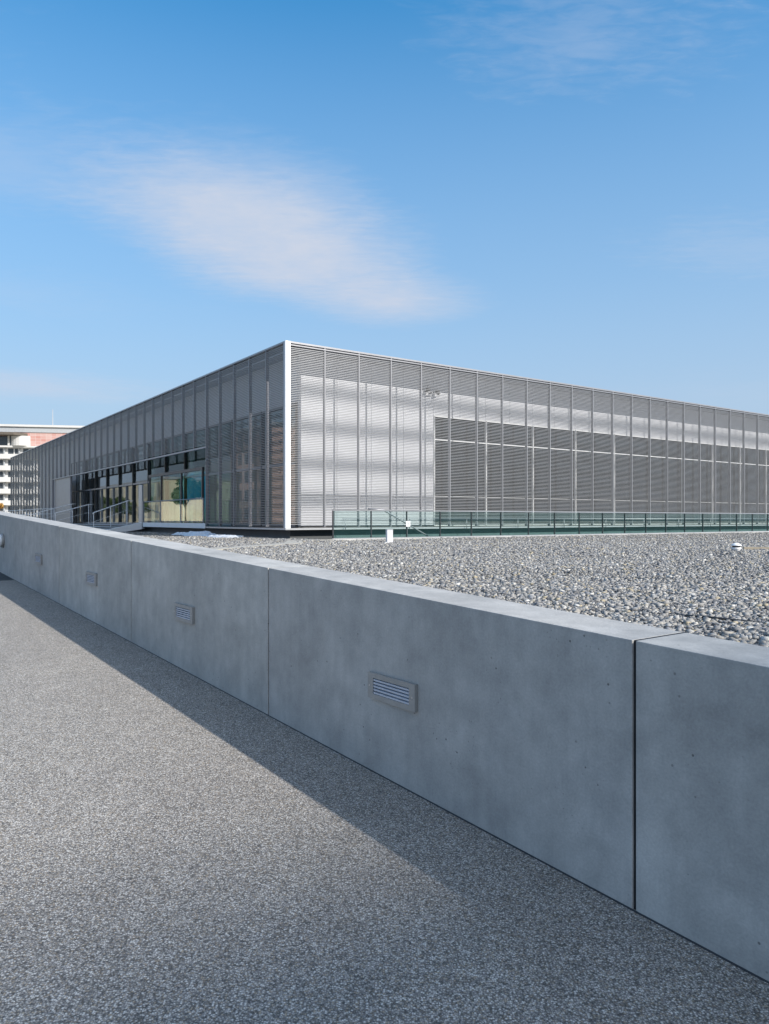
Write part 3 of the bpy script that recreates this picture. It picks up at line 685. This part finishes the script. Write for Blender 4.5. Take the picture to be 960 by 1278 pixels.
# ------------------------------------------------------------------ neighbours and trees
apt = thing('apartment_block', 'distant white apartment block with pink tiled top floor behind the louvred building', 'building', (-95.1, 178, -0.6), R(10))
FH = 2.79; AW = 30; AD = 14
MB().box(0, 0.9, 0, AW, AD, 19.5).build('wall', 'flat_white', apt)
for k in range(7):
    z = FH*k + 0.25
    MB().box(-0.2, -0.35, z-0.25, AW+0.2, 0.899, z+0.9).build('balcony', 'flat_white', apt)
    for j in range(8):
        x_ = 1.0 + j*3.4
        wf = MB().box(x_, 0.86, z+0.91, x_+2.2, 0.93, z+2.3).build('window', 'window_dark', apt)
        MB().box(x_+1.25, 0.82, z+0.915, x_+1.5, 0.859, z+2.3).build('jamb', 'flat_white', wf)
        MB().box(x_+2.5, 0.55, z+0.901, x_+2.75, 0.899, z+2.5).build('pier', 'flat_grey', apt)
MB().box(0, 0.2, 19.9, AW, AD-0.2, 23.2).build('top_storey', 'pink_tile', apt)
MB().box(-0.2, -0.3, 19.5, AW+0.2, AD, 19.9).build('cornice', 'flat_white', apt)
MB().box(-0.2, 0.0, 23.2, AW+0.2, AD, 24.5).build('parapet', 'flat_grey', apt); MB().box(-0.4, -0.4, 24.5, AW+0.4, AD+0.2, 25.0).build('roof', 'flat_white', apt)
MB().prism([(-1, -2.6, 22.3), (6.6, -2.6, 22.3), (9.0, 0.19, 22.3), (-1, 0.19, 22.3), (-1, -2.6, 22.9), (6.6, -2.6, 22.9), (9.0, 0.19, 22.9), (-1, 0.19, 22.9)]).build('canopy', 'roof_dark', apt)
MB().lathe([(2.6, 19.91), (2.6, 22.25)], 24, (7.4, 1.6, 0)).build('stair_drum', 'flat_white', apt)
MB().box(2.0, 0.1, 19.95, 5.8, 0.19, 22.2).build('window', 'window_dark', apt); MB().box(4.6, -0.2, 19.95, 5.0, 0.09, 22.29).build('pier', 'flat_white', apt)
MB().tube([(13.5, 5, 25.0), (13.5, 5, 29.5)], [0.13, 0.07], 8).build('mast', 'flat_grey', apt)

def tree(name, label, loc, h, cr, mat, nleaf, group=None, ls=0.28, trunk=0.4):
    t_ = thing(name, label, 'tree', loc, random.uniform(0, 6), group)
    m_ = MB(); top = Vector((0.1*h*random.uniform(-.3, .3), 0, h*0.72)); m_.tube([(0, 0, -0.2), (0.03*h, 0, h*trunk), top], [0.035*h, 0.024*h, 0.008*h], 9)
    cl = []
    for k in range(11):
        a = 2.4*k; z0 = h*(trunk*0.8 + 0.03*k); rr_ = cr*random.uniform(0.45, 0.85)
        e = Vector((math.cos(a)*rr_, math.sin(a)*rr_, z0 + h*random.uniform(0.12, 0.32)))
        m_.tube([(0.02*h, 0, z0), (e*0.5 + Vector((0, 0, z0*0.5))), e], [0.012*h, 0.008*h, 0.003*h], 6); cl.append((e, cr*random.uniform(0.28, 0.5)))
    cl.append((top + Vector((0, 0, h*0.1)), cr*0.5)); m_.build('trunk', 'bark', t_, True)
    c = np.array([list(x_[0]) for x_ in cl]); rd = np.array([x_[1] for x_ in cl])
    idx = rng.integers(0, len(cl), nleaf); d = rng.normal(size=(nleaf, 3)); d /= np.linalg.norm(d, axis=1)[:, None]
    p = c[idx] + d*(rd[idx]*rng.uniform(0.35, 1.05, nleaf)**0.6)[:, None]*np.array([1, 1, 0.75])
    a = rng.normal(size=(nleaf, 3)); a /= np.linalg.norm(a, axis=1)[:, None]; b = np.cross(a, rng.normal(size=(nleaf, 3))); b /= np.linalg.norm(b, axis=1)[:, None]
    s_ = (ls*rng.uniform(0.6, 1.3, nleaf))[:, None]
    q = np.stack([p-a*s_, p+b*s_*0.6, p+a*s_, p-b*s_*0.6], 1).reshape(-1, 3)
    me = bpy.data.meshes.new('crown'); me.from_pydata(q.tolist(), [], np.arange(nleaf*4).reshape(-1, 4).tolist()); me.materials.append(MATS[mat])
    o_ = bpy.data.objects.new('crown', me); col.objects.link(o_); o_.parent = t_; return t_
tree('ochre_tree', 'small ochre leaved tree before the white apartment block at the left edge', (-47.5, 90, 0.9), 3.3, 1.15, 'leaf_ochre', 2600, None, 0.14, 0.30)

def block(name, label, loc, rz, w_, d_, h_, mat, floors, cols_, glass_='window_dark'):
    t_ = thing(name, label, 'building', loc, rz)
    MB().box(0, 0, -2, w_, d_, h_).build('wall', mat, t_); MB().box(-0.3, -0.3, h_, w_+0.3, d_+0.3, h_+0.5).build('roof', 'flat_grey', t_)
    fh = h_/floors; cw = w_/cols_
    first = None
    for i in range(floors):
        for j in range(cols_):
            if i*cols_+j >= 96: break
            if first is None:
                first = MB().box(-cw*0.28, -0.05, -fh*0.3, cw*0.28, 0.03, fh*0.3).build('window', glass_, t_); o_ = first
            else: o_ = copy_of(first, t_)
            o_.location = (cw*(j+0.5), 0, fh*(i+0.52))
    return t_
# unseen tall block, added behind the viewer so its roof line shades the ramp's foot
DB = 72.0
p = wpt(-DB, 85, zpath(-DB))
block('shade_tower', 'tall brown tower added unseen behind the viewer to shade the foot of the ramp', p, math.atan2(-WN.y, -WN.x), 90, 22, SUN_H/SUN_B*(DB+2.6) + 0.09 - 0.5 - p.z, 'facade_brown', 12, 8)
# neighbours added out of view to the left for the entrance glass to mirror
block('brick_house', 'pink fronted house left of the path mirrored in the entrance glass', bpt(-38, 82, 0.9), BANG+R(90), 16, 12, 15, 'facade_pink', 5, 6)
block('backdrop_hall', 'long sand coloured hall added out of view left of the path for the entrance glass to mirror', bpt(-42, 140, 0.9), BANG+R(90), 90, 14, 9.5, 'facade_beige', 2, 18, 'window_blind')
for k, (r_, l_, h_) in enumerate(((-34, 128, 5), (-33, 146, 5.5), (-32, 137, 4.2), (-34, 160, 6), (-28, 86, 7))):
    tree('broadleaf_tree', ('round green tree before the sand coloured hall, nearest the pink house', 'green tree third along the front of the sand coloured hall', 'smallest green tree before the sand coloured hall', 'green tree at the far end of the sand coloured hall', 'green tree standing before the pink fronted house')[k], bpt(r_, l_, 0.9), h_, h_*0.36, 'leaf_green', 3500, 'trees left of the path')
